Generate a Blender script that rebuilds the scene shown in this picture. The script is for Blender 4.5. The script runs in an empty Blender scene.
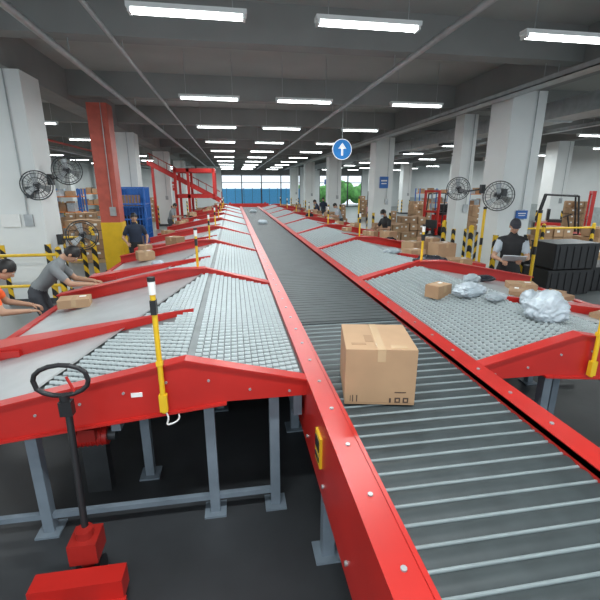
import bpy, bmesh, math, random
from mathutils import Vector, Matrix, noise
random.seed(7)
scene = bpy.context.scene
COL = scene.collection
V = Vector

# ------------------------------------------------------------------ materials
MATS = {}
def mat(name, col, rough=0.5, metal=0.0, var=0.12, scale=6.0, bump=0.0, emit=0.0, spec=0.5, alpha=None):
    if name in MATS: return MATS[name]
    m = bpy.data.materials.new(name); m.use_nodes = True
    nt = m.node_tree; b = nt.nodes['Principled BSDF']
    b.inputs['Roughness'].default_value = rough
    b.inputs['Metallic'].default_value = metal
    b.inputs['Specular IOR Level'].default_value = spec
    tc = nt.nodes.new('ShaderNodeTexCoord')
    n = nt.nodes.new('ShaderNodeTexNoise'); n.inputs['Scale'].default_value = scale
    n.inputs['Detail'].default_value = 4
    nt.links.new(tc.outputs['Object'], n.inputs['Vector'])
    r = nt.nodes.new('ShaderNodeValToRGB')
    r.color_ramp.elements[0].position = 0.3; r.color_ramp.elements[1].position = 0.7
    lo = [max(0, c*(1-var)) for c in col]; hi = [min(1, c*(1+var)) for c in col]
    r.color_ramp.elements[0].color = (*lo, 1); r.color_ramp.elements[1].color = (*hi, 1)
    nt.links.new(n.outputs['Fac'], r.inputs['Fac'])
    nt.links.new(r.outputs['Color'], b.inputs['Base Color'])
    if bump:
        bp = nt.nodes.new('ShaderNodeBump'); bp.inputs['Strength'].default_value = bump
        bp.inputs['Distance'].default_value = 0.01
        nt.links.new(n.outputs['Fac'], bp.inputs['Height']); nt.links.new(bp.outputs['Normal'], b.inputs['Normal'])
    if emit:
        b.inputs['Emission Color'].default_value = (*col, 1)
        b.inputs['Emission Strength'].default_value = emit
    MATS[name] = m
    return m

RED = mat('red_paint', (0.50, 0.020, 0.015), 0.33, var=0.08, scale=3)
REDD = mat('red_dark', (0.36, 0.02, 0.015), 0.4)
STEEL = mat('steel_sheet', (0.48, 0.51, 0.52), 0.38, 0.35, var=0.08, scale=4)
DECK = mat('deck_grey', (0.17, 0.19, 0.195), 0.5, 0.2)
WHEEL = mat('wheel_grey', (0.48, 0.53, 0.54), 0.4, 0.1, var=0.06, scale=20)
LEG = mat('leg_bluegrey', (0.17, 0.21, 0.25), 0.45)
BELT = mat('belt_rubber', (0.045, 0.055, 0.058), 0.55, var=0.15, scale=5)
BELT2 = mat('belt_slat', (0.040, 0.050, 0.053), 0.5, var=0.15, scale=9, spec=.35)
BAR = mat('roller_bar', (0.22, 0.26, 0.27), 0.5, 0.0)
YEL = mat('yellow_paint', (0.80, 0.50, 0.02), 0.4, var=0.06)
BLACK = mat('black_plastic', (0.015, 0.015, 0.017), 0.4)
DARK = mat('dark_metal', (0.06, 0.065, 0.07), 0.4, 0.4)
WHITE = mat('white_paint', (0.80, 0.82, 0.81), 0.55, var=0.03, scale=1.5)
WALL = mat('wall_paint', (0.76, 0.79, 0.79), 0.7, var=0.04, scale=0.8)
CEILM = mat('ceiling_concrete', (0.36, 0.37, 0.36), 0.85, var=0.10, scale=0.7)
BEAM = mat('beam_concrete', (0.25, 0.255, 0.25), 0.85, var=0.1, scale=0.9)
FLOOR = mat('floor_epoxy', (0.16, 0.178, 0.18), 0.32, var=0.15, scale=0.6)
FLOORD = mat('floor_painted_shade', (0.035, 0.038, 0.042), 0.5, var=0.3, scale=1.5)  # shade beneath tables and conveyor, put in as a dark floor colour
CARD = mat('cardboard', (0.43, 0.265, 0.15), 0.75, var=0.07, scale=5)
CARD2 = mat('cardboard_dark', (0.34, 0.20, 0.11), 0.75, var=0.08, scale=5)
TAPE = mat('tape', (0.54, 0.37, 0.22), 0.25, var=0.03)
INK = mat('print_ink', (0.07, 0.04, 0.03), 0.7)
LABEL = mat('label_paper', (0.85, 0.85, 0.83), 0.6, var=0.02)
BAGW = mat('bag_white', (0.46, 0.52, 0.57), 0.35, var=0.2, scale=9, bump=0.6)
BAGG = mat('bag_grey', (0.34, 0.39, 0.42), 0.35, var=0.25, scale=9, bump=0.6)
BAGB = mat('bag_black', (0.02, 0.022, 0.03), 0.25, var=0.2, scale=9, bump=0.6)
BLUE = mat('blue_paint', (0.02, 0.13, 0.46), 0.4)
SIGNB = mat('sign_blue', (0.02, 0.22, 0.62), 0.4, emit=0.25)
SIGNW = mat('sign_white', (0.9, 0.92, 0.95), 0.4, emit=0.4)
GLOW = mat('lamp_tube', (0.95, 1.0, 1.0), 0.4, var=0.0, emit=9)
PIPER = mat('pipe_red', (0.5, 0.03, 0.02), 0.45)
GALV = mat('galvanised', (0.42, 0.44, 0.45), 0.4, 0.5)
WOOD = mat('pallet_wood', (0.45, 0.30, 0.16), 0.8)
GREEN = mat('foliage', (0.14, 0.38, 0.10), 0.8, var=0.5, scale=2)
FENCE = mat('fence_blue', (0.10, 0.42, 0.75), 0.5)
ORANGE = mat('hi_vis_orange', (0.95, 0.13, 0.03), 0.6, emit=0.1)
REFL = mat('reflective_strip', (0.75, 0.78, 0.7), 0.3)
GREENP = mat('walkway_green', (0.06, 0.22, 0.13), 0.4)

def hazard(name):
    m = bpy.data.materials.new(name); m.use_nodes = True
    nt = m.node_tree; b = nt.nodes['Principled BSDF']; b.inputs['Roughness'].default_value = .45
    tc = nt.nodes.new('ShaderNodeTexCoord'); sp = nt.nodes.new('ShaderNodeSeparateXYZ')
    nt.links.new(tc.outputs['Object'], sp.inputs[0])
    a = nt.nodes.new('ShaderNodeMath'); a.operation = 'ADD'
    nt.links.new(sp.outputs['X'], a.inputs[0]); nt.links.new(sp.outputs['Y'], a.inputs[1])
    a2 = nt.nodes.new('ShaderNodeMath'); a2.operation = 'ADD'
    nt.links.new(a.outputs[0], a2.inputs[0]); nt.links.new(sp.outputs['Z'], a2.inputs[1])
    mo = nt.nodes.new('ShaderNodeMath'); mo.operation = 'MULTIPLY'; mo.inputs[1].default_value = 3.2
    nt.links.new(a2.outputs[0], mo.inputs[0])
    fr = nt.nodes.new('ShaderNodeMath'); fr.operation = 'FRACT'; nt.links.new(mo.outputs[0], fr.inputs[0])
    gt = nt.nodes.new('ShaderNodeMath'); gt.operation = 'GREATER_THAN'; gt.inputs[1].default_value = .5
    nt.links.new(fr.outputs[0], gt.inputs[0])
    mx = nt.nodes.new('ShaderNodeMix'); mx.data_type = 'RGBA'
    mx.inputs[6].default_value = (0.80, .50, .02, 1); mx.inputs[7].default_value = (.015, .015, .015, 1)
    nt.links.new(gt.outputs[0], mx.inputs[0]); nt.links.new(mx.outputs[2], b.inputs['Base Color'])
    return m
HAZ = hazard('hazard_stripes')

# ------------------------------------------------------------------ mesh builder
class MB:
    def __init__(s): s.v=[]; s.f=[]; s.m=[]; s.sm=[]; s.mats=[]
    def mi(s, m):
        if m not in s.mats: s.mats.append(m)
        return s.mats.index(m)
    def add(s, vs, fs, m, smooth=False):
        o=len(s.v); s.v += [tuple(v) for v in vs]; k=s.mi(m)
        for f in fs: s.f.append([i+o for i in f]); s.m.append(k); s.sm.append(smooth)
    def box(s, c, d, m, rz=0.0, M=None):
        hx,hy,hz=d[0]/2,d[1]/2,d[2]/2; cs,sn=math.cos(rz),math.sin(rz); vs=[]
        for z in(-hz,hz):
            for x,y in((-hx,-hy),(hx,-hy),(hx,hy),(-hx,hy)):
                if M is not None: vs.append(V(c)+M@V((x,y,z)))
                else: vs.append((c[0]+x*cs-y*sn, c[1]+x*sn+y*cs, c[2]+z))
        s.add(vs,[(0,3,2,1),(4,5,6,7),(0,1,5,4),(1,2,6,5),(2,3,7,6),(3,0,4,7)],m)
    def bx(s,x0,x1,y0,y1,z0,z1,m): s.box(((x0+x1)/2,(y0+y1)/2,(z0+z1)/2),(abs(x1-x0),abs(y1-y0),abs(z1-z0)),m)
    def prism_xz(s, poly, y0, y1, m):
        n=len(poly); vs=[(x,y0,z) for x,z in poly]+[(x,y1,z) for x,z in poly]
        fs=[tuple(range(n)),tuple(reversed(range(n,2*n)))]+[(i,i+n,(i+1)%n+n,(i+1)%n) for i in range(n)]
        s.add(vs,fs,m)
    def cyl(s,a,b,r0,m,r1=None,seg=12,caps=True,smooth=True):
        a=V(a);b=V(b); r1=r0 if r1 is None else r1; d=(b-a).normalized()
        u=d.orthogonal().normalized(); w=d.cross(u); vs=[]
        for p,r in((a,r0),(b,r1)):
            for i in range(seg):
                t=2*math.pi*i/seg; vs.append(p+u*math.cos(t)*r+w*math.sin(t)*r)
        s.add(vs,[(i,(i+1)%seg,(i+1)%seg+seg,i+seg) for i in range(seg)],m,smooth)
        if caps: s.add(vs,[tuple(reversed(range(seg))),tuple(range(seg,2*seg))],m)
    def ell(s,c,r,m,seg=16,rings=10,M=None):
        c=V(c); r=(r,r,r) if not hasattr(r,'__len__') else r; vs=[];fs=[]
        for j in range(rings+1):
            ph=math.pi*j/rings
            for i in range(seg):
                t=2*math.pi*i/seg
                p=V((r[0]*math.sin(ph)*math.cos(t),r[1]*math.sin(ph)*math.sin(t),r[2]*math.cos(ph)))
                if M is not None: p=M@p
                vs.append(c+p)
        for j in range(rings):
            for i in range(seg):
                fs.append((j*seg+i,(j+1)*seg+i,(j+1)*seg+(i+1)%seg,j*seg+(i+1)%seg))
        s.add(vs,fs,m,True)
    def cap(s,a,b,r0,r1,m,seg=12):
        s.cyl(a,b,r0,m,r1,seg); s.ell(a,r0,m,seg,8); s.ell(b,r1,m,seg,8)
    def tube(s,pts,r,m,seg=8):
        for i in range(len(pts)-1):
            s.cyl(pts[i],pts[i+1],r,m,seg=seg)
            if i: s.ell(pts[i],r,m,seg,6)
    def ring(s,c,ax,R,r,m,n=28,seg=5):
        c=V(c);d=V(ax).normalized();u=d.orthogonal().normalized();w=d.cross(u);vs=[];fs=[]
        for i in range(n):
            t=2*math.pi*i/n; e=u*math.cos(t)+w*math.sin(t)
            for j in range(seg):
                q=2*math.pi*j/seg; vs.append(c+e*(R+r*math.cos(q))+d*r*math.sin(q))
        for i in range(n):
            for j in range(seg):
                fs.append((i*seg+j,((i+1)%n)*seg+j,((i+1)%n)*seg+(j+1)%seg,i*seg+(j+1)%seg))
        s.add(vs,fs,m,True)
    def mesh(s,name):
        me=bpy.data.meshes.new(name); me.from_pydata(s.v,[],s.f); 
        for m in s.mats: me.materials.append(m)
        me.polygons.foreach_set('material_index',s.m); me.polygons.foreach_set('use_smooth',s.sm)
        bm=bmesh.new(); bm.from_mesh(me); bmesh.ops.recalc_face_normals(bm,faces=bm.faces); bm.to_mesh(me); bm.free()
        me.update(); return me
    def obj(s,name,loc=(0,0,0),rz=0,bevel=0):
        o=bpy.data.objects.new(name,s.mesh(name)); COL.objects.link(o); o.location=loc; o.rotation_euler=(0,0,rz)
        if bevel:
            b=o.modifiers.new('bevel','BEVEL'); b.width=bevel; b.segments=2; b.limit_method='ANGLE'
        return o
def inst(name,me,loc,rz=0,sc=None):
    o=bpy.data.objects.new(name,me); COL.objects.link(o); o.location=loc; o.rotation_euler=(0,0,rz)
    if sc: o.scale=sc
    return o

# ------------------------------------------------------------------ room shell
XL,XR,YB,YF,ZC=-14.0,22.0,50.0,-6.0,5.2
b=MB(); b.bx(XL,XR,YF,YB+8,-.1,0,FLOOR); b.bx(-2.6,4.8,1.2,28.5,0,.003,FLOORD); b.obj('floor')  # thin near-black sheet on the floor stands in for the shade under the tables
b=MB(); b.bx(XL,XR,YF,YB,ZC,ZC+.2,CEILM); b.obj('ceiling')
b=MB()
y=3.0
while y<YB:
    b.bx(XL,XR,y-.17,y+.17,4.62,ZC,BEAM); y+=4.5
for x in (-13.2,-4.25,6.78,15.8):
    b.bx(x-.3,x+.3,YF,YB,4.5,ZC,BEAM)
b.obj('ceiling_beams')
b=MB(); b.bx(XL-.2,XL,YF,YB,0,ZC,WALL); b.bx(XL,XL+.02,YF,YB,0,1.2,mat('dado_grey',(.45,.5,.5),.6)); b.obj('wall_left')
b=MB(); b.bx(XR,XR+.2,YF,YB,0,ZC,WALL); b.bx(XR-.02,XR,YF,YB,0,1.2,MATS['dado_grey']); b.obj('wall_right')
b=MB()
for x0,x1 in((XL,-1.2),(8.2,10.6),(16.0,XR)): b.bx(x0,x1,YB,YB+.2,0,ZC,WALL)
for x0,x1 in((-1.2,8.2),(10.6,16.0)): b.bx(x0,x1,YB,YB+.2,3.8,ZC,BEAM)
b.obj('wall_far')
def gate(name,x0,x1,n):
    b=MB()
    for i in range(n+1):
        x=x0+(x1-x0)*i/n; b.bx(x-.06,x+.06,YB+.02,YB+.16,0,3.8,DARK)
    for z in (2.9,3.75,.05): b.bx(x0,x1,YB+.04,YB+.14,z-.04,z+.04,DARK)
    b.obj(name)
gate('window_1',-1.2,8.2,4); gate('window_2',10.6,16.0,3)
b=MB()
for i in range(12):
    x=-4+i*1.1; b.bx(x,x+1.06,54,54.05,0.2,2.2,FENCE)
    b.bx(x-.04,x+.04,54.05,54.12,0,2.3,DARK)
b.obj('blue_site_fence')
b=MB()
for i in range(12):
    b.ell((9.5+i*.9+random.random(),56+random.random()*1.2,1.3+random.random()*.9),(1.1,.9,1.1+random.random()*.5),GREEN,10,7)
for i in range(4): b.cyl((10+i*3,56.3,0),(10+i*3,56.3,2),.12,WOOD)
b.obj('tree_hedge')
b=MB(); 
b.bx(-3.3,-3.18,2,48,0.0,.004,YEL); b.bx(5.5,5.62,2,48,0,.004,YEL); b.bx(5.62,6.25,2,48,0,.003,GREENP)
b.obj('floor_marking')

# columns
def column(x0,x1,y0,y1,m=WHITE,guard=HAZ,gh=1.25,name='concrete_column',full=False):
    b=MB(); w=x1-x0;d=y1-y0
    b.box((0,0,2.25),(w,d,4.5),m)
    if full: b.box((0,0,gh/2),(w+.03,d+.03,gh),guard)
    else:
        for sx in(-1,1):
            for sy in(-1,1):
                b.box((sx*(w/2-.03),sy*(d/2-.03),gh/2+.06),(.09,.09,gh-.1),guard)
    b.box((0,0,.06),(w+.08,d+.08,.12),DARK)
    b.box((w*.2,-d/2-.02,1.75),(.16,.03,.24),GALV); b.cyl((w*.2,-d/2-.03,1.87),(w*.2,-d/2-.03,4.49),.012,GALV,seg=6)
    return b.obj(name,((x0+x1)/2,(y0+y1)/2,0))
for y0 in (9,18,27,36,45):
    column(-4.7,-3.8,y0,y0+.8); column(6.35,7.2,y0,y0+.8)
    column(15.4,16.2,y0,y0+.8); column(-13.6,-12.8,y0,y0+.8)
column(-3.62,-3.12,12,12.5,mat('column_red',(.50,.10,.07),.5),YEL,1.45,'steel_column',True)
column(6.95,7.4,12,12.5,WHITE,HAZ,1.1,'steel_column')

# ceiling services
b=MB()
for x,z,r,m in((-2.4,4.35,.05,GALV),(2.9,4.38,.045,GALV),(9.5,4.3,.06,PIPER),(-7.5,4.3,.05,PIPER),(-1.6,4.45,.03,GALV)):
    b.cyl((x,-4,z),(x,48,z),r,m,seg=8)
    yy=3.0
    while yy<48: b.cyl((x,yy,z),(x,yy,4.615),.01,GALV,seg=5); yy+=4.5
b.obj('sprinkler_pipes')
b=MB()
for x in (6.0,11.5,-9.0):
    b.bx(x-.15,x+.15,-4,48,4.28,4.30,GALV); b.bx(x-.15,x-.14,-4,48,4.28,4.38,GALV); b.bx(x+.14,x+.15,-4,48,4.28,4.38,GALV)
    yy=3.0
    while yy<48:
        for sx in(-.14,.14): b.cyl((x+sx,yy,4.3),(x+sx,yy,4.615),.008,GALV,seg=5)
        yy+=4.5
b.obj('cable_tray')
b=MB()
b.bx(8,8.8,0,46,4.05,4.45,GALV)
for yy in range(2,46,4): b.bx(7.97,8.83,yy,yy+.06,4.02,4.48,GALV); b.bx(8.2,8.6,yy+1.5,yy+1.9,3.98,4.06,DARK)
b.obj('air_duct')

# lamps
lb=MB()
lb.box((0,0,.05),(1.3,.14,.05),WHITE); 
for sy in(-.04,.04): lb.cyl((-.6,sy,.0),(.6,sy,.0),.016,GLOW,seg=8)
for sx in(-.62,.62): lb.box((sx,0,.01),(.03,.13,.06),WHITE); lb.cyl((sx*.8,0,.07),(sx*.8,0,.94),.006,GALV,seg=5)
lme=lb.mesh('fluorescent_lamp')
ld=bpy.data.lights.new('lamp_light','AREA'); ld.shape='RECTANGLE'; ld.size=1.2; ld.size_y=.12; ld.energy=66; ld.color=(.92,.99,1.0)
for yy in (-2.5,1.2,5.3,9.8,14.2,18.7,23.2,27.7,32.2,36.7,41.2,45.7):
    for xx in (-10.6,-5.8,-.4,1.7,4.4,10.4,13.5,18.5):
        o=inst('fluorescent_lamp',lme,(xx,yy,4.25))
        if xx!=4.4:
            l=bpy.data.objects.new('lamp_light',ld); COL.objects.link(l); l.parent=o; l.location=(0,0,-.03)

# ------------------------------------------------------------------ main conveyor
BX0,BX1,BZ=.60,1.62,1.10
b=MB()
b.bx(BX0,BX1,3.7,28,BZ-.06,BZ-.012,BELT)
yy=3.75
while yy<28:
    b.bx(BX0,BX1,yy,yy+.088,BZ-.012,BZ-.006,BELT); yy+=.1
b.bx(BX0,BX1,0.0,3.7,BZ-.1,BZ-.06,BLACK)
yy=.05
while yy<3.7:
    n=6; vs=[];
    for i in range(n+1):
        t=-1+2*i/n
        for x in (BX0,BX1): vs.append((x,yy+t*.043,BZ-.012-.012*t*t))
    b.add(vs,[(2*i,2*i+1,2*i+3,2*i+2) for i in range(n)],BELT2,True)
    b.cyl((BX0,yy+.051,BZ-.024),(BX1,yy+.051,BZ-.024),.0085,BAR,seg=8,caps=False)
    yy+=.102
for x0,x1,sx in((.45,BX0,-1),(BX1,1.77,1)):
    b.bx(x0,x1,0,28,BZ+.0,BZ+.035,RED)
    xo=x0 if sx<0 else x1; xi=x1 if sx<0 else x0
    b.bx(xo,xo-sx*.03,0,28,.62,BZ+.0,RED); b.bx(xi,xi+sx*.02,0,28,.95,BZ+.04,RED)
    b.bx(xo-sx*.03,xo-sx*.10,0,28,.62,.65,RED)
    yy=.3
    while yy<28:
        b.cyl(((x0+x1)/2,yy,BZ+.03),((x0+x1)/2,yy,BZ+.042),.012,GALV,seg=8); yy+=.35
    yy=.4
    while yy<28:
        b.cyl((xo+sx*.012,yy,.72),(xo-sx*.01,yy,.72),.012,GALV,seg=8); yy+=.5
yy=.6
while yy<28.2:
    for x in(.53,1.69):
        b.bx(x-.04,x+.04,yy-.04,yy+.04,0,.65,LEG); b.bx(x-.09,x+.09,yy-.09,yy+.09,0,.015,LEG)
    b.bx(.53,1.69,yy-.02,yy+.02,.25,.3,LEG); yy+=1.5
b.bx(.435,.45,1.95,2.08,.80,1.0,YEL); b.bx(.430,.436,1.97,2.06,.83,.86,BLACK); b.bx(.430,.436,1.97,2.06,.90,.97,BLACK)
b.obj('belt_conveyor')

# sorting tables
def zs(s): return 1.10+.25*s if s<.8 else 1.30-.2*(s-.8)
def table_mesh(sg):
    b=MB(); X=lambda s: sg*s
    def P(poly,y0,y1,m): b.prism_xz([(X(a),z) for a,z in poly],y0,y1,m)
    P([(0,1.09),(.8,1.29),(2.65,.92),(2.65,.86),(.8,1.2),(0,1.03)],.02,2.98,DECK)
    def bound(y): return 1.85-.33*y
    for y0,y1 in((.03,1.2),(1.25,2.95)):
        pts=[(bound(y0),y0),(2.66,y0),(2.66,y1),(bound(y1),y1)]
        b.add([(X(s),y,zs(s)+.004) for s,y in pts],[(0,1,2,3)],STEEL)
        q=[(bound(y0)-.03,y0),(bound(y0)+.01,y0),(bound(y1)+.01,y1),(bound(y1)-.03,y1)]
        b.add([(X(s),y,zs(s)+.012) for s,y in q],[(0,1,2,3)],GALV)
    s=.045; k=0
    ax=V((.7,.7,0))*.011 if sg>0 else V((1,0,0))*.020
    ps,py=(.052,.056) if sg>0 else (.049,.072)
    wr=.020 if sg>0 else .016
    while s<1.85:
        y=.07+(py*.5 if k%2 else 0)
        while y<2.84:
            if s<bound(y)-.04 and not (abs(s-.8)<.022) and not(1.0<y<1.3 and s>1.0):
                c=V((X(s),y,zs(s)-.003)); b.cyl(c-ax,c+ax,wr,WHEEL,seg=8,smooth=False)
            y+=py
        s+=ps; k+=1
    P([(0,1.125),(.8,1.325),(2.7,.945),(2.7,.78),(.55,1.0),(0,1.0)],-.025,.02,RED)
    P([(.0,1.128),(.8,1.328),(.8,1.315),(0,1.115)],-.045,.05,RED)
    P([(.8,1.328),(2.7,.948),(2.7,.935),(.8,1.315)],-.045,.05,RED)
    P([(.55,1.0),(2.7,.78),(2.7,.765),(.55,.985)],-.05,.02,RED)
    P([(0,1.13),(.5,1.27),(.85,1.37),(1.25,1.36),(2.7,1.08),(2.7,.80),(.5,1.0),(0,1.0)],2.86,2.94,RED)
    P([(.85,1.375),(1.25,1.365),(2.7,1.085),(2.7,1.07),(1.25,1.35),(.85,1.36)],2.80,2.95,RED)
    tri=[(.85,1.16),(2.7,1.0),(2.7,1.30)]
    top=[(.85,zs(.85)+.03),(2.7,zs(2.7)+.13),(2.7,zs(2.7)+.13)]
    vs=[(X(s),y,zs(s)-.02) for s,y in tri]+[(X(s),y,h[1]) for (s,y),h in zip(tri,top)]
    b.add(vs,[(0,1,2),(3,4,5),(0,1,4,3),(1,2,5,4),(2,0,3,5)],RED)
    b.bx(X(2.66),X(2.73),0,2.94,.80,.955,RED)
    b.bx(X(2.3),X(2.7),1.0,1.30,1.0,1.06,RED)
    for s in(.05,1.3,2.55): b.bx(X(s)-.03,X(s)+.03,.05,2.9,.80,.86 if s>2 else .98,LEG)
    for s,y in((.22,.1),(.68,.1),(1.25,.6),(1.85,.1),(2.55,.1),(2.55,2.6),(.68,1.6),(1.85,1.6),(.22,2.6)):
        b.bx(X(s)-.035,X(s)+.035,y-.035,y+.035,0,min(zs(s)-.07,1.0) if s<2 else .88,LEG); b.bx(X(s)-.08,X(s)+.08,y-.08,y+.08,0.003,.018,LEG)
    for y in(.1,1.6): b.bx(X(.22),X(2.55),y-.02,y+.02,.12,.16,LEG)
    for i in range(10):
        s=.12+i*.27; z=(zs(s)+1.0)/2-.02 if s<.55 else zs(s)-.1
        b.cyl((X(s),-.034,z),(X(s),-.02,z),.009,GALV,seg=8)
    for s in (1.12,2.0): b.bx(X(s)-.035,X(s)+.035,-.030,-.024,zs(s)-.15,zs(s)-.12,LABEL)
    return b.mesh('wheel_sorting_table')
TL=table_mesh(-1); TR=table_mesh(1)
pb=MB()
pb.cyl((0,0,.98),(0,0,1.78),.017,YEL,seg=10); pb.cyl((0,0,1.78),(0,0,1.86),.022,LABEL,seg=10); pb.cyl((0,0,1.86),(0,0,1.885),.024,BLACK,seg=10)
pb.box((0,-.0,1.70),(.035,.05,.09),BLACK); pb.box((0,.0,1.05),(.05,.036,.12),YEL); pb.box((0,.0,1.33),(.04,.036,.03),YEL)
PM=pb.mesh('sensor_pole')
for k in range(8):
    y0=2.5+3*k
    inst('wheel_sorting_table',TL,(.45,y0,0)); inst('wheel_sorting_table',TR,(1.77,y0,0))
    inst('sensor_pole',PM,(-.50,y0-.065,0)); inst('sensor_pole',PM,(2.69,y0-.065,0))

b=MB(); pts=[]
for i in range(15):
    t=i/14; pts.append((-.52+.10*t+.02*math.sin(t*9),2.435,1.02-.10*math.sin(t*3.1)-.06*t))
b.tube(pts,.006,LABEL,6); b.obj('hanging_cord')
b=MB(); b.cyl((-1.30,3.0,.5),(-1.06,3.0,.5),.08,RED,seg=20); b.cyl((-1.06,3.0,.5),(-1.0,3.0,.5),.05,DARK,seg=16)
for i in range(6): b.ring((-1.28+i*.036,3.0,.5),(1,0,0),.08,.007,RED,20,4)
b.bx(-1.26,-1.08,2.95,3.05,.0,.44,DARK); b.bx(-1.24,-1.12,2.88,2.94,.52,.62,REDD); b.obj('drive_motor')

# ------------------------------------------------------------------ cartons and bags
def carton(x,y,z,w,d,h,rz=0,m=CARD,marks=False,name='cardboard_carton'):
    b=MB(); b.box((0,0,h/2),(w,d,h),m)
    b.box((0,0,h+.0008),(.05,d+.001,.0016),TAPE); b.box((0,-d/2-.0008,h-.04),(.05,.0016,.08),TAPE); b.box((0,d/2+.0008,h-.04),(.05,.0016,.08),TAPE)
    b.box((0,0,h+.0004),(.004,d,.0012),CARD2)
    if w>.2 and not marks: b.box((w*.25,d*.15,h+.001),(w*.22,d*.22,.002),LABEL)
    if marks:
        f=-d/2-.001
        for sx in(.055,.105): b.box((w/2-sx,f,.032),(.034,.002,.034),INK); b.box((w/2-sx,f-.001,.032),(.016,.002,.016),m)
        b.box((w/2-.15,f,.03),(.012,.002,.03),INK); b.box((w/2-.09,f,.085),(.07,.002,.006),INK)
        b.box((-w/2+.05,f,.04),(.006,.002,.045),INK,); b.box((-w/2+.075,f,.04),(.006,.002,.045),INK); b.box((-w/2+.035,f,.04),(.004,.002,.04),INK)
        b.box((0,f+.0004,.012),(w,.001,.004),CARD2); b.box((-.06,-d*.1,h+.001),(.05,.12,.002),CARD2)
        b.box((-.13,-d*.30,h+.001),(.09,.03,.002),CARD2); b.box((.11,-d*.40,h+.001),(.10,.05,.002),TAPE)
    return b.obj(name,(x,y,z),rz,bevel=.004)
carton(.888,2.333,BZ+.0,.43,.46,.365,-.2,CARD,True)
def tz(X):
    s=(.45-X) if X<1 else (X-1.77); return zs(max(0,s))
def bag(x,y,z,r,m,seed,name='plastic_parcel_bag',rz=0,knot=False):
    bm=bmesh.new(); bmesh.ops.create_icosphere(bm,subdivisions=5 if r[0]>.17 else 4,radius=1)
    for v in bm.verts:
        p=v.co.copy(); n=noise.noise(p*1.7+V((seed,0,0)))*.20+abs(noise.noise(p*3.6+V((0,seed,0))))*.26+abs(noise.noise(p*8+V((0,seed,3))))*.12
        q=p*(1+n-.16)
        if knot and p.z>.55: q+=V((.25*(p.z-.55),0,.9*(p.z-.55)*(1-abs(p.x)*1.5)))
        q.x=math.copysign(abs(q.x)**.8,q.x); q.y=math.copysign(abs(q.y)**.8,q.y)
        zz=q.z*r[2]
        if zz<-.55*r[2]: zz=-.55*r[2]
        v.co=V((q.x*r[0],q.y*r[1],zz+.55*r[2]))
    me=bpy.data.meshes.new(name); bm.to_mesh(me); bm.free(); me.materials.append(m)
    for p in me.polygons: p.use_smooth=True
    o=bpy.data.objects.new(name,me); COL.objects.link(o); o.location=(x,y,z); o.rotation_euler=(0,0,rz); return o
bag(2.64,2.93,tz(2.64)+.02,(.19,.16,.13),BAGW,3,knot=True)
bag(2.98,3.5,tz(2.98)+.02,(.12,.11,.10),BAGW,9)
bag(2.46,3.80,tz(2.46)+.02,(.20,.13,.08),BAGW,15,rz=.3)
bag(2.56,3.5,tz(2.56)+.02,(.12,.09,.045),BAGG,19,rz=.5)
bag(3.05,5.85,tz(3.05)+.02,(.26,.16,.09),BAGB,23,rz=-.5)
carton(2.22,4.02,tz(2.22)+.01,.25,.17,.14,.5)
carton(3.85,3.75-.35,tz(3.7)+.01,.36,.24,.05,.3,CARD2); carton(3.80,4.15,tz(3.7)+.01,.38,.28,.06,.2,CARD2); carton(3.75,4.65,tz(3.65)+.01,.34,.24,.08,-.4,CARD); carton(4.1,4.45,tz(4.0)+.01,.3,.2,.06,.6,CARD2)
carton(3.3,4.1,tz(3.2)+.01,.30,.22,.05,.9,CARD2)
bag(3.35,4.9,tz(3.35)+.02,(.16,.11,.05),BAGB,41); bag(2.95,4.55,tz(2.95)+.02,(.15,.10,.06),BAGG,47,rz=.8)
carton(3.3,7.0,tz(3.2)+.01,.34,.26,.10,.3); carton(4.05,7.35,tz(3.9)+.01,.40,.35,.30,.1); carton(4.0,7.85,tz(3.9)+.01,.36,.35,.34,-.1,CARD2); carton(3.6,7.75,tz(3.5)+.01,.3,.3,.2,.5)
bag(2.7,6.6,tz(2.7)+.02,(.14,.11,.06),BAGG,43); carton(3.75,6.2,tz(3.65)+.01,.36,.26,.14,-.2,CARD2)
carton(-1.93,5.02,tz(-1.80)+.01,.34,.25,.10,.2); carton(-1.70,8.0,tz(-1.6)+.01,.3,.3,.16,.4)
bag(-1.3,7.0,tz(-1.3)+.02,(.1,.08,.05),BAGW,33)
rr=random.Random(4); used=[]
for i in range(60):
    side=rr.random()<.75; k=rr.randrange(2,8); yy=2.5+3*k+rr.choice((.5,.75,1.7,2.1,2.4))
    if side: xx=rr.choice((3.1,3.6,4.05))
    else: xx=rr.choice((-1.9,-1.3))
    if (xx,yy) in used or (xx,k,int(yy*2)) in used: continue
    used+= [(xx,yy),(xx,k,int(yy*2))]
    w=rr.uniform(.22,.38)
    if rr.random()<.75: carton(xx,yy,tz(xx)+.025,w,w*.8,w*rr.uniform(.35,.8),rr.uniform(0,3),rr.choice((CARD,CARD2)))
    else: bag(xx,yy,tz(xx)+.02,(w*.5,w*.4,w*.3),rr.choice((BAGW,BAGB,BAGG)),i*3.1)
for i in (15,22): bag(1.1+rr.uniform(-.2,.2),i,BZ,(.18,.14,.1),BAGW,i*7)

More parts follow.
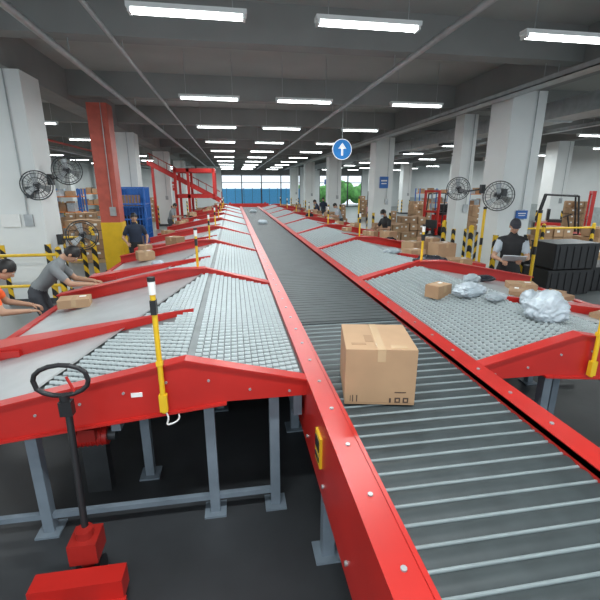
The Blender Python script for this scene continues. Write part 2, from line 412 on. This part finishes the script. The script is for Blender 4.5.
# ------------------------------------------------------------------ pallet jack
b=MB()
hx,hy=-.99,2.26
b.tube([(hx-.02+ .145*math.cos(t)*1.0, hy+.0, 1.33+.085*math.sin(t)+(.02 if math.sin(t)>0 else 0)) for t in [math.pi*2*i/16 for i in range(17)]],.014,BLACK,8)
b.cyl((hx-.02,hy,1.25),(hx-.01,hy,1.12),.028,BLACK); b.cyl((hx-.01,hy,1.12),(hx+.02,hy-.12,.34),.02,BLACK)
b.cyl((hx+.01,hy,1.36),(hx+.05,hy,1.24),.008,RED); b.box((hx-.01,hy-.01,1.17),(.07,.05,.09),BLACK)
b.box((hx+.02,hy-.13,.30),(.16,.16,.14),REDD); b.cyl((hx+.02,hy-.13,.12),(hx+.02,hy-.13,.42),.05,REDD)
for sx in(-.05,.05): b.cyl((hx+.02+sx-.02,hy-.13,.09),(hx+.02+sx+.02,hy-.13,.09),.09,BLACK,seg=20)
b.box((hx+.02,hy-.30,.17),(.50,.12,.14),RED)
for sx in(-.18,.18):
    b.box((hx+.02+sx,hy-.92,.09),(.16,1.15,.05),RED); b.cyl((hx+.02+sx-.04,hy-1.35,.045),(hx+.02+sx+.04,hy-1.35,.045),.045,BLACK)
b.obj('pallet_jack')

# ------------------------------------------------------------------ wall fans
def fan(loc,face,R,mount,name='wall_fan'):
    b=MB(); f=V(face).normalized()
    for off,rr_ in((.0,R),(.055,R*.86),(.07,R*.55),(.075,R*.2),(-.055,R*.86),(-.08,R*.5)):
        b.ring(f*off,f,rr_,.005 if rr_<R else .012,DARK,30,5)
    u=f.orthogonal().normalized(); w=f.cross(u)
    for i in range(22):
        t=2*math.pi*i/22; e=u*math.cos(t)+w*math.sin(t)
        b.tube([f*.075+e*R*.2,f*.055+e*R*.86,e*R,-f*.055+e*R*.86,-f*.085+e*R*.3],.0028,DARK,4)
    b.cyl(-f*.03,f*.03,R*.14,BLACK); b.cyl(-f*.22,-f*.06,R*.26,DARK)
    for i in range(3):
        t=2*math.pi*i/3; e=u*math.cos(t)+w*math.sin(t); n=f.cross(e)
        vs=[e*R*.12-n*.03-f*.01,e*R*.82-n*R*.28-f*.03,e*R*.84+n*R*.16+f*.03,e*R*.12+n*.03+f*.01]
        b.add(vs,[(0,1,2,3)],GALV)
    m=V(mount)-V(loc)
    b.tube([-f*.2,-f*.2+V((0,0,-.1)),m],.018,DARK,8); b.box(m,(.10,.10,.22),DARK)
    return b.obj(name,loc)
fan((-3.72,8.75,2.43),(.35,-1,0),.27,(-3.95,8.94,2.3))
fan((-3.35,9.35,2.73),(.5,-1,-.1),.28,(-3.75,9.5,2.55))
fan((-3.22,9.3,1.40),(.3,-1,0),.31,(-3.75,9.5,1.3))
fan((6.05,8.65,2.20),(-.5,-1,-.05),.33,(6.38,8.94,2.25))
fan((5.75,9.9,2.36),(-.7,-1,0),.28,(6.30,9.7,2.35))

# ------------------------------------------------------------------ guard rails
def rail(x0,x1,y,name='guard_rail'):
    b=MB(); n=max(1,int(round(abs(x1-x0)/1.6)))
    for i in range(n+1):
        x=x0+(x1-x0)*i/n; b.cyl((x,y,0),(x,y,1.25),.055,HAZ); b.cyl((x,y,0),(x,y,.02),.1,YEL); b.ell((x,y,1.25),.055,YEL,10,6)
    for z in(.55,1.15): b.cyl((x0,y,z),(x1,y,z),.03,YEL)
    b.obj(name)
rail(-8.5,-3.35,8.3); rail(-8.5,-3.9,11.2)
rail(7.8,11.4,11.3)
def bollard(x,y,h=1.2):
    b=MB(); b.cyl((0,0,0),(0,0,h),.06,HAZ); b.ell((0,0,h),.06,YEL,12,6); b.cyl((0,0,0),(0,0,.03),.13,YEL); b.obj('safety_bollard',(x,y,0))
for x,y in((-3.0,13.2),(5.75,9.1),(5.85,10.6),(-3.35,10.3)): bollard(x,y,1.45)
b=MB(); b.cyl((0,0,0),(0,0,1.95),.03,YEL); b.cyl((0,0,1.95),(0,0,2.0),.035,BLACK); b.cyl((0,0,0),(0,0,.03),.14,YEL); b.cyl((0,0,1.2),(0,0,1.35),.032,BLACK)
ym=b.mesh('marker_post')
for x,y in((5.45,6.55),(5.25,7.9),(5.0,15.9)): inst('marker_post',ym,(x,y,0))

# round direction sign
b=MB(); b.cyl((0,-.01,0),(0,.01,0),.29,SIGNW,seg=40); b.cyl((0,-.014,0),(0,-.01,0),.27,SIGNB,seg=40)
b.add([(-.03,-.02,-.17),(.03,-.02,-.17),(.03,-.02,.03),(-.03,-.02,.03)],[(0,1,2,3)],SIGNW)
b.add([(-.12,-.02,.02),(.12,-.02,.02),(0,-.02,.18)],[(0,1,2)],SIGNW)
b.cyl((0,.0,.28),(0,0,1.16),.012,GALV,seg=8)
b.obj('direction_sign',(3.2,12,3.45))
def sign(x,y,z,w,h,m,name='wall_sign',rz=0):
    b=MB(); b.box((0,0,0),(w,.03,h),m); b.box((0,-.017,h*.15),(w*.7,.004,h*.12),LABEL); b.box((0,-.017,-h*.1),(w*.6,.004,h*.08),LABEL); b.obj(name,(x,y,z),rz)
sign(6.95,8.97,1.75,.3,.2,BLUE); sign(6.78,17.97,2.6,.4,.5,BLUE)
sign(12,49.97,3.0,1.6,.6,BLUE); sign(-6,49.97,2.5,2.4,1.0,mat('sign_red',(.6,.05,.04),.5)); sign(-4.4,8.97,1.75,.35,.25,LABEL)

# ------------------------------------------------------------------ background equipment
def roll_cage(x,y,m=BLUE,name='blue_roll_cage',w=1.0,d=.9,h=2.3):
    b=MB()
    for sx in(-w/2,w/2):
        for sy in(-d/2,d/2): b.box((sx,sy,h/2+.1),(.06,.06,h),m); b.cyl((sx,sy,0.06),(sx+.03,sy,.06),.06,BLACK)
    for z in(.15,.7,1.25,1.8,h+.08):
        for sy in(-d/2,d/2): b.box((0,sy,z),(w,.04,.05),m)
        for sx in(-w/2,w/2): b.box((sx,0,z),(.04,d,.05),m)
    for i in range(1,9):
        for sy in(-d/2,d/2): b.cyl((-w/2+w*i/9,sy,.15),(-w/2+w*i/9,sy,h+.1),.012,m,seg=6)
        for sx in(-w/2,w/2): b.cyl((sx,-d/2+d*i/9,.15),(sx,-d/2+d*i/9,h+.1),.012,m,seg=6)
    for z in(.16,.95,1.7): b.box((0,0,z),(w,d,.03),m)
    for z,c in((.18,CARD),(.97,BAGB),(1.72,CARD2)):
        b.box((-.1,0,z+.2),(.6,.6,.38),c)
    b.box((0,d/2-.02,h/2+.1),(w,.012,h-.1),m)
    return b.obj(name,(x,y,0))
roll_cage(-3.7,16.3)
def pallet(x,y,seed,nz=3,name='pallet_of_cartons'):
    r=random.Random(seed); b=MB()
    for i in range(5): b.box((-.5+i*.25,0,.13),(.18,1.0,.02),WOOD)
    for i in range(3): b.box((0,-.42+i*.42,.07),(1.15,.09,.1),WOOD); b.box((0,-.42+i*.42,.01),(1.15,.09,.02),WOOD)
    for k in range(nz):
        for i in range(3):
            for j in range(3):
                if k==nz-1 and r.random()<.4: continue
                h=.3+r.uniform(-.03,.0)
                b.box((-.37+i*.37+r.uniform(-.02,.02),-.35+j*.34,.15+k*.31+h/2),(.34,.31,h),r.choice((CARD,CARD2,CARD)),r.uniform(-.06,.06))
                b.box((-.37+i*.37,-.35+j*.34-.158,.15+k*.31+h*.6),(.1,.004,.07),LABEL)
    return b.obj(name,(x,y,0),r.uniform(-.15,.15))
for i,(x,y,n) in enumerate(((10.9,12.6,3),(12.5,12.2,3),(8.3,18.2,3),(14.4,11.6,3),(-4.7,14.4,4),(-6.3,14.6,4),(-7.8,14.5,3),(-6.2,18.5,4),(-5.2,23.6,5),(8.8,22.9,3),(11.5,24,4),(5.6,22.0,3),(13.9,18.6,4),(14.2,22,4),(-9,20,5),(17.7,19,5),(18,24,4),(8.2,31.5,4),(11,33,5),(-6,31,5),(5.3,33,3),(-1,36,3),(-7,26,4),(13.8,29,4),(5.9,14.7,3))):
    pallet(x,y,i,n)
def shelf(x,y,rz,w=3.0,h=2.3,name='storage_rack'):
    b=MB()
    for sx in(-w/2,0,w/2):
        for sy in(-.4,.4): b.box((sx,sy,h/2),(.07,.07,h),BLUE)
    r=random.Random(int(x*10+y))
    for z in(.3,1.1,1.9):
        b.box((0,0,z),(w,.85,.05),mat('rack_orange',(.7,.2,.03),.5))
        sx=-w/2+.3
        while sx<w/2-.2:
            hh=r.uniform(.2,.45); b.box((sx,0,z+.025+hh/2),(.36,.5,hh),r.choice((CARD,CARD2,BAGW,CARD))); sx+=.42
    b.obj(name,(x,y,0),rz)
for x,y in((-9.5,12.6),(-9.5,24),(-11,28),(-10,34),(17,33),(18.5,28),(-8.9,16.5)): shelf(x,y,0)
def crate(x,y,z,rz=0,name='plastic_crate'):
    b=MB(); w,d,h=1.1,.75,.55
    b.box((0,0,.03),(w,d,.04),BLACK)
    for sy in(-1,1): b.box((0,sy*d/2,h/2+.02),(w,.03,h),BLACK)
    for sx in(-1,1): b.box((sx*w/2,0,h/2+.02),(.03,d,h),BLACK)
    for i in range(6):
        for sy in(-1,1): b.box((-w/2+.1+i*.18,sy*(d/2+.02),h/2),(.03,.02,h-.05),BLACK)
    b.box((0,0,h+.02),(w+.05,d+.05,.03),BLACK); b.obj(name,(x,y,z),rz)
crate(7.5,8.2,0); crate(8.75,8.4,0,.05); crate(7.6,8.2,.60,.0); crate(8.3,10.2,0)

# forklift
def forklift_mesh():
    b=MB(); R=RED
    b.box((0,-.55,.62),(1.05,.9,.75),R); b.box((0,-.95,.55),(1.0,.25,.9),DARK)
    b.box((0,.25,.42),(1.0,.9,.35),R); b.box((0,-.3,1.05),(.5,.5,.12),BLACK); b.box((0,-.55,1.3),(.48,.1,.45),BLACK)
    b.cyl((0,.3,.6),(0,.15,1.25),.03,BLACK); b.ring((0,.13,1.27),(0,-.45,1),.17,.015,BLACK,20,6)
    for sx in(-.46,.46):
        b.tube([(sx,.55,.6),(sx,.35,2.05),(sx,-.75,2.1),(sx,-.95,1.0)],.035,BLACK,8)
        b.cyl((sx-.1,.45,.3),(sx+.1,.45,.3),.3,BLACK,seg=20); b.cyl((sx-.09,-.75,.24),(sx+.09,-.75,.24),.24,BLACK,seg=20)
        b.cyl((sx-.105,.45,.3),(sx+.105,.45,.3),.13,YEL,seg=14)
        b.box((sx*.8,.85,1.15),(.09,.12,2.2),R); b.box((sx*.45,1.45,.1),(.12,1.1,.05),DARK); b.box((sx*.45,.95,.35),(.12,.06,.5),DARK)
    for yy in(.3,.05,-.2,-.45,-.7): b.box((0,yy,2.09),(.9,.05,.03),BLACK)
    for z in(.3,1.2,2.2): b.box((0,.85,z),(.75,.08,.1),R)
    b.cyl((0,.85,.3),(0,.85,2.1),.04,GALV); b.box((0,.95,.6),(.85,.05,.4),DARK)
    return b.mesh('forklift')
FM=forklift_mesh()
inst('forklift',FM,(10.6,19.9,0),2.2); inst('forklift',FM,(13.4,14.8,0),-2.2); inst('forklift',FM,(10.0,28.0,0),2.9)

# red incline gantry
b=MB()
for x,y in((-3.1,24),(-3.1,26),(-2.4,24),(-2.4,26)): b.bx(x-.07,x+.07,y-.07,y+.07,0,3.4,RED)
for z in(1.9,3.3):
    b.bx(-3.1,-1.0,23.93,24.07,z-.1,z+.1,RED); b.bx(-3.1,-1.0,25.93,26.07,z-.1,z+.1,RED)
    for x in(-3.1,-1): b.bx(x-.06,x+.06,24,26,z-.1,z+.1,RED)
for y in(24,26): b.bx(-1.07,-.93,y-.07,y+.07,1.9,3.4,RED)
for y in(24.4,25.6):
    b.add([(-4.6,y,3.6),(-.6,y,1.45),(-.6,y,1.7),(-4.6,y,3.85)],[(0,1,2,3)],RED); b.add([(-4.6,y+.06,3.6),(-.6,y+.06,1.45),(-.6,y+.06,1.7),(-4.6,y+.06,3.85)],[(0,1,2,3)],RED)
b.add([(-4.6,24.4,3.72),(-.6,24.4,1.57),(-.6,25.6,1.57),(-4.6,25.6,3.72)],[(0,1,2,3)],BELT)
for i in range(10):
    x=-4.4+i*.42; z=3.85-(x+4.6)*.54; b.cyl((x,24.4,z-.05),(x,24.4,z+.45),.02,REDD,seg=6)
b.cyl((-4.5,24.4,4.2),(-.7,24.4,2.15),.025,REDD,seg=6)
b.bx(-4.5,-4.36,24.9,25.04,0,3.6,RED)
b.obj('incline_feed_conveyor')
b=MB()
for x in(-.2,2.4):
    for y in(29,31): b.bx(x-.06,x+.06,y-.06,y+.06,0,1.3,RED)
b.bx(-.3,2.5,28.9,31.1,.9,1.05,STEEL); b.bx(-.3,2.5,28.9,28.96,1.0,1.3,RED)
for x in(-.2,2.4): b.bx(x-.06,x+.06,29,31,1.0,1.2,RED)
b.obj('infeed_station')

# ------------------------------------------------------------------ people
def eval_remesh(mb,vox,smooth):
    me=mb.mesh('tmp'); o=bpy.data.objects.new('tmp',me); COL.objects.link(o)
    r=o.modifiers.new('r','REMESH'); r.mode='VOXEL'; r.voxel_size=vox
    s=o.modifiers.new('s','SMOOTH'); s.iterations=smooth; s.factor=.5
    dg=bpy.context.evaluated_depsgraph_get(); dg.update()
    em=bpy.data.meshes.new_from_object(o.evaluated_get(dg))
    vs=[v.co.copy() for v in em.vertices]; fs=[tuple(p.vertices) for p in em.polygons]
    bpy.data.objects.remove(o); bpy.data.meshes.remove(me); bpy.data.meshes.remove(em)
    return vs,fs
def segd(p,a,b2):
    ab=b2-a; t=max(0,min(1,(p-a).dot(ab)/max(1e-9,ab.length_squared))); return (p-a-ab*t).length,t
SK=mat('skin',(.50,.29,.19),.5,var=.05)
HAIR=mat('hair_black',(.012,.010,.010),.5)
LIP=mat('lips',(.35,.12,.10),.5); EYEW=mat('eye_white',(.7,.7,.68),.3); SHOE=mat('shoe',(.03,.03,.035),.5)
def person(name,loc,heading,bend,wl,wr,shirt,pants,vest=None,sleeve='short',headp=0.2,cap=None,stance=.11,stripes=False,mask=False,hgt=1.0,glove=None,step=0.0,hc=1.0):
    bend=math.radians(bend)
    def T(p):
        x,y,z=p; f=max(0,min(1,(z-.86)/.24)); a=bend*f; pv=.93
        return V((x, y*math.cos(a)+(z-pv)*math.sin(a), pv-y*math.sin(a)+(z-pv)*math.cos(a))) - V((0,.10*bend,0))
    hipshift=V((0,-.10*bend,0))
    mb=MB(); tags=[]
    rings=[(.80,.12,.10),(.86,.165,.118),(.93,.172,.122),(1.02,.158,.112),(1.12,.155,.108),(1.25,.172,.118),(1.34,.182,.115),(1.41,.150,.092),(1.455,.085,.07),(1.49,.057,.058),(1.56,.054,.056)]
    seg=20; vs=[];fs=[]
    for z,rx,ry in rings:
        for i in range(seg):
            t=2*math.pi*i/seg; vs.append(T((rx*math.cos(t),ry*math.sin(t)*(1 if math.sin(t)>0 else .92),z)))
    n=len(rings)
    for j in range(n-1):
        for i in range(seg): fs.append((j*seg+i,j*seg+(i+1)%seg,(j+1)*seg+(i+1)%seg,(j+1)*seg+i))
    fs.append(tuple(reversed(range(seg)))); fs.append(tuple(range((n-1)*seg,n*seg)))
    mb.add(vs,fs,SK)
    top=vest or shirt
    def tag(a,b2,ra,rb,m): tags.append((V(a),V(b2),ra,rb,m))
    tag(T((0,0,.84)),T((0,0,.95)),.15,.15,pants); tag(T((-.08,0,.86)),T((.08,0,.86)),.1,.1,pants)
    tag(T((0,0,1.0)),T((0,0,1.36)),.14,.16,top); tag(T((0,0,1.36)),T((0,0,1.43)),.13,.10,top); tag(T((0,0,1.48)),T((0,0,1.58)),.055,.05,SK)
    def limb(pts,rad,mats_):
        for i in range(len(pts)-1):
            mb.cap(pts[i],pts[i+1],rad[i],rad[i+1],SK,12); tag(pts[i],pts[i+1],rad[i],rad[i+1],mats_[i])
    hands=[]
    for sx,w in((-1,wl),(1,wr)):
        S=T((sx*.178,0,1.365)); W=V(w); l1,l2=.285,.255
        D=W-S
        if D.length>l1+l2-.02: D=D.normalized()*(l1+l2-.02); W=S+D
        d=D.length; a=(l1*l1-l2*l2+d*d)/(2*d); h=math.sqrt(max(0,l1*l1-a*a)); u=D.normalized()
        hint=V((sx*.5,-.5,-.6)); hint=(hint-u*hint.dot(u)).normalized(); E=S+u*a+hint*h
        mid=S.lerp(E,.6)
        if sleeve=='short': limb([T((sx*.10,0,1.38)),S,mid],[.075,.066,.060],[top,shirt]); limb([mid,E,W],[.046,.042,.029],[SK,SK])
        else: limb([T((sx*.10,0,1.38)),S,E,W],[.075,.066,.052,.038],[top,shirt,shirt])
        hands.append((sx,W,(W-E).normalized()))
        H=V((sx*.09,0,.88))+hipshift; K=V((sx*stance*.95,.05+step*sx*.5,.47)); A=V((sx*stance*1.1,step*sx,.09)); 
        limb([H,K,A],[.098,.066,.05],[pants,pants])
        heel=A+V((0,-.05,-.045)); toe=A+V((sx*.02,.15,-.052)); limb([heel,toe],[.042,.036],[SHOE]); tag(A+V((0,0,-.04)),A+V((0,.04,-.05)),.05,.05,SHOE)
    vs,fs=eval_remesh(mb,.013,4)
    out=MB()
    groups={}
    for f in fs:
        c=V((0,0,0))
        for i in f: c+=vs[i]
        c/=len(f); best=None
        for a,b2,ra,rb,m in tags:
            dd,t=segd(c,a,b2); dd-=ra+(rb-ra)*t
            if best is None or dd<best[0]: best=(dd,m)
        groups.setdefault(best[1],[]).append(f)
    out.v+= [tuple(v) for v in vs]
    for m,fl in groups.items():
        k=out.mi(m)
        for f in fl: out.f.append(list(f)); out.m.append(k); out.sm.append(True)
    if stripes:
        for z0,rx,ry in((1.10,.160,.114),(1.22,.174,.124)):
            rv=[];rf=[]
            for zz in(z0,z0+.05):
                for i in range(24):
                    t=2*math.pi*i/24; rv.append(T(((rx+.006)*math.cos(t),(ry+.006)*math.sin(t),zz)))
            for i in range(24): rf.append((i,(i+1)%24,24+(i+1)%24,24+i))
            out.add(rv,rf,REFL,True)
        for sx in(-1,1):
            out.add([T((sx*.08,.128,1.12)),T((sx*.12,.128,1.12)),T((sx*.12,.118,1.38)),T((sx*.08,.118,1.38))],[(0,1,2,3)],REFL)
            out.add([T((sx*.08,-.118,1.12)),T((sx*.12,-.118,1.12)),T((sx*.12,-.112,1.38)),T((sx*.08,-.112,1.38))],[(0,1,2,3)],REFL)
    a=bend*.85+headp
    RH=Matrix.Rotation(-a,3,'X'); base=T((0,.01,1.53)); HC=base+RH@V((0,.025,.105))
    hb=MB()
    hb.ell((0,-.008,.02),(.076,.094,.098),SK,20,14); hb.ell((0,.022,-.045),(.056,.062,.066),SK,16,10); hb.ell((0,.045,-.085),(.03,.03,.022),SK,12,8)
    hb.cyl((0,.078,.022),(0,.105,-.022),.009,SK,.015,8); hb.ell((0,.098,-.025),(.017,.014,.011),SK,10,6)
    hb.cyl((0,-.01,-.02),(0,-.035,-.12),.052,SK,.052,14)
    for sx in(-1,1):
        hb.ell((sx*.078,-.005,-.005),(.010,.020,.032),SK,10,8); hb.ell((sx*.035,.060,-.02),(.022,.02,.02),SK,10,8); hb.ell((sx*.032,.075,.03),(.022,.012,.008),SK,10,6)
    hb.ell((0,.075,-.055),(.026,.014,.014),SK,10,6)
    hv,hf=eval_remesh(hb,.0065,2)
    out.add([HC+RH@v for v in hv],hf,SK,True)
    def he(c,r,m,s=10,g=6): out.ell(HC+RH@V(c),r,m,s,g,M=RH)
    for sx in(-1,1):
        he((sx*.030,.080,.010),(.013,.009,.007),EYEW); he((sx*.030,.088,.010),(.006,.004,.006),HAIR); he((sx*.032,.088,.030),(.018,.005,.004),HAIR)
    he((0,.088,-.053),(.022,.006,.006),LIP)
    if mask: he((0,.060,-.045),(.058,.050,.045),mat('face_mask',(.55,.68,.8),.7),16,10)
    hm=cap or HAIR; nv=[];nf=[];S_,R_=24,12
    for j in range(R_+1):
        ph=math.pi*.74*j/R_
        for i in range(S_):
            t=2*math.pi*i/S_; front=max(0,math.sin(t)); p2=ph*(1-.40*front**.7) if not cap else ph*(.68-.04*front)
            p=V((.084*math.sin(p2)*math.cos(t),.102*math.sin(p2)*math.sin(t)-.012,.106*math.cos(p2)+.022)); p*=1+.02*noise.noise(p*60)
            nv.append(HC+RH@p)
    for j in range(R_):
        for i in range(S_): nf.append((j*S_+i,(j+1)*S_+i,(j+1)*S_+(i+1)%S_,j*S_+(i+1)%S_))
    out.add(nv,nf,hm,True)
    if cap:
        he((0,.115,.055),(.062,.062,.008),cap,16,6); he((0,-.055,-.01),(.068,.05,.05),HAIR,14,8)
    gm=glove or SK
    for sx,W,d in hands:
        side=V((1,0,0))-d*d.x
        if side.length<.2: side=V((0,0,1))-d*d.z
        side.normalize(); nrm=d.cross(side).normalized()
        if nrm.z>0: nrm=-nrm
        M=Matrix((side,d,nrm)).transposed()
        out.ell(W+d*.05,(.040,.055,.016),gm,14,8,M=M); out.cyl(W-d*.02,W+d*.03,.027,gm,.026,10)
        for i,(off,L) in enumerate(((-.030,.068),(-.010,.078),(.011,.073),(.030,.058))):
            p0=W+d*.085+side*off*1.0; p1=p0+(d*.92+nrm*.35).normalized()*L*.45; p2=p1+(d*.6+nrm*.8).normalized()*L*.32; p3=p2+(d*.2+nrm).normalized()*L*.24
            for q0,q1,r0,r1 in((p0,p1,.0095,.009),(p1,p2,.009,.008),(p2,p3,.008,.007)): out.cap(q0,q1,r0,r1,gm,8)
        ts=-sx*(1 if side.x>=0 else -1); p0=W+d*.03+side*ts*.030; p1=p0+(side*ts*.8+d*.7+nrm*.2).normalized()*.036; p2=p1+(side*ts*.2+d+nrm*.4).normalized()*.03
        out.cap(p0,p1,.013,.010,gm,8); out.cap(p1,p2,.010,.0085,gm,8)
    o=out.obj(name,loc,math.radians(heading)); o.scale=(hgt,hgt,hgt)
    return o
GREY=mat('shirt_grey',(.22,.24,.25),.8); NAVY=mat('cloth_navy',(.02,.03,.055),.8); BLK=mat('cloth_black',(.02,.02,.022),.8)
LGT=mat('cloth_light',(.45,.50,.55),.8); KHA=mat('trouser_dark',(.05,.055,.065),.8); CAPM=mat('cap_dark',(.03,.03,.04),.7)
person('worker_bending',(-2.75,6.1,0),-80,40,(-.16,.62,1.0),(.18,.64,1.02),GREY,KHA,headp=.35,hgt=1.03)
person('worker_orange_vest',(-2.98,4.9,0),-65,34,(-.18,.55,.98),(.2,.52,1.0),ORANGE,KHA,vest=ORANGE,stripes=True,headp=.3,sleeve='short')
person('worker_standing',(-2.6,11.3,0),200,3,(-.25,.15,.95),(.24,.2,1.0),NAVY,BLK,headp=.1)
person('supervisor_with_board',(4.93,6.5,0),150,4,(-.13,.33,1.10),(.16,.33,1.08),LGT,BLK,vest=BLK,sleeve='short',headp=.4,cap=CAPM,hgt=1.08)
person('worker_at_table',(4.95,12.6,0),110,14,(-.2,.42,1.12),(.2,.40,1.12),BLK,KHA,headp=.3,mask=True)
person('worker_at_table',(4.95,23.5,0),90,18,(-.2,.40,1.1),(.2,.40,1.1),NAVY,KHA,headp=.3)
person('worker_at_table',(4.95,18.6,0),90,20,(-.2,.40,1.1),(.2,.40,1.1),LGT,KHA,headp=.3)
person('worker_at_table',(-2.85,19.4,0),-90,18,(-.2,.40,1.1),(.2,.40,1.1),GREY,KHA,headp=.3)
person('worker_walking',(5.9,26.5,0),150,2,(-.25,.15,.9),(.25,.1,.9),NAVY,KHA,step=.2)
ang=math.radians(150)
fx,fy=-math.sin(ang),math.cos(ang)
b=MB(); b.box((0,0,0),(.36,.26,.012),mat('board_grey',(.62,.66,.70),.4),M=Matrix.Rotation(.5,3,'X')); b.box((0,.0,.010),(.30,.21,.006),LABEL,M=Matrix.Rotation(.5,3,'X'))
b.obj('clipboard',(4.93+fx*.50,6.5+fy*.50,1.23),ang)

# ------------------------------------------------------------------ camera
ph=math.radians(9.29); th=math.radians(15.77)
F=V((math.sin(ph)*math.cos(th),math.cos(ph)*math.cos(th),-math.sin(th))); R=V((math.cos(ph),-math.sin(ph),0)); U=R.cross(F)
cam=bpy.data.cameras.new('camera'); cam.lens=24; cam.sensor_width=36; cam.clip_end=200
co=bpy.data.objects.new('camera',cam); COL.objects.link(co)
Mx=Matrix((R,U,-F)).transposed().to_4x4(); Mx.translation=V((0,0,2.4)); co.matrix_world=Mx
scene.camera=co
w=bpy.data.worlds.new('sky'); scene.world=w; w.use_nodes=True
bg=w.node_tree.nodes['Background']; bg.inputs[0].default_value=(.82,.92,1,1); bg.inputs[1].default_value=1.4
scene.view_settings.view_transform='Standard'; scene.view_settings.look='None'; scene.view_settings.exposure=0.0
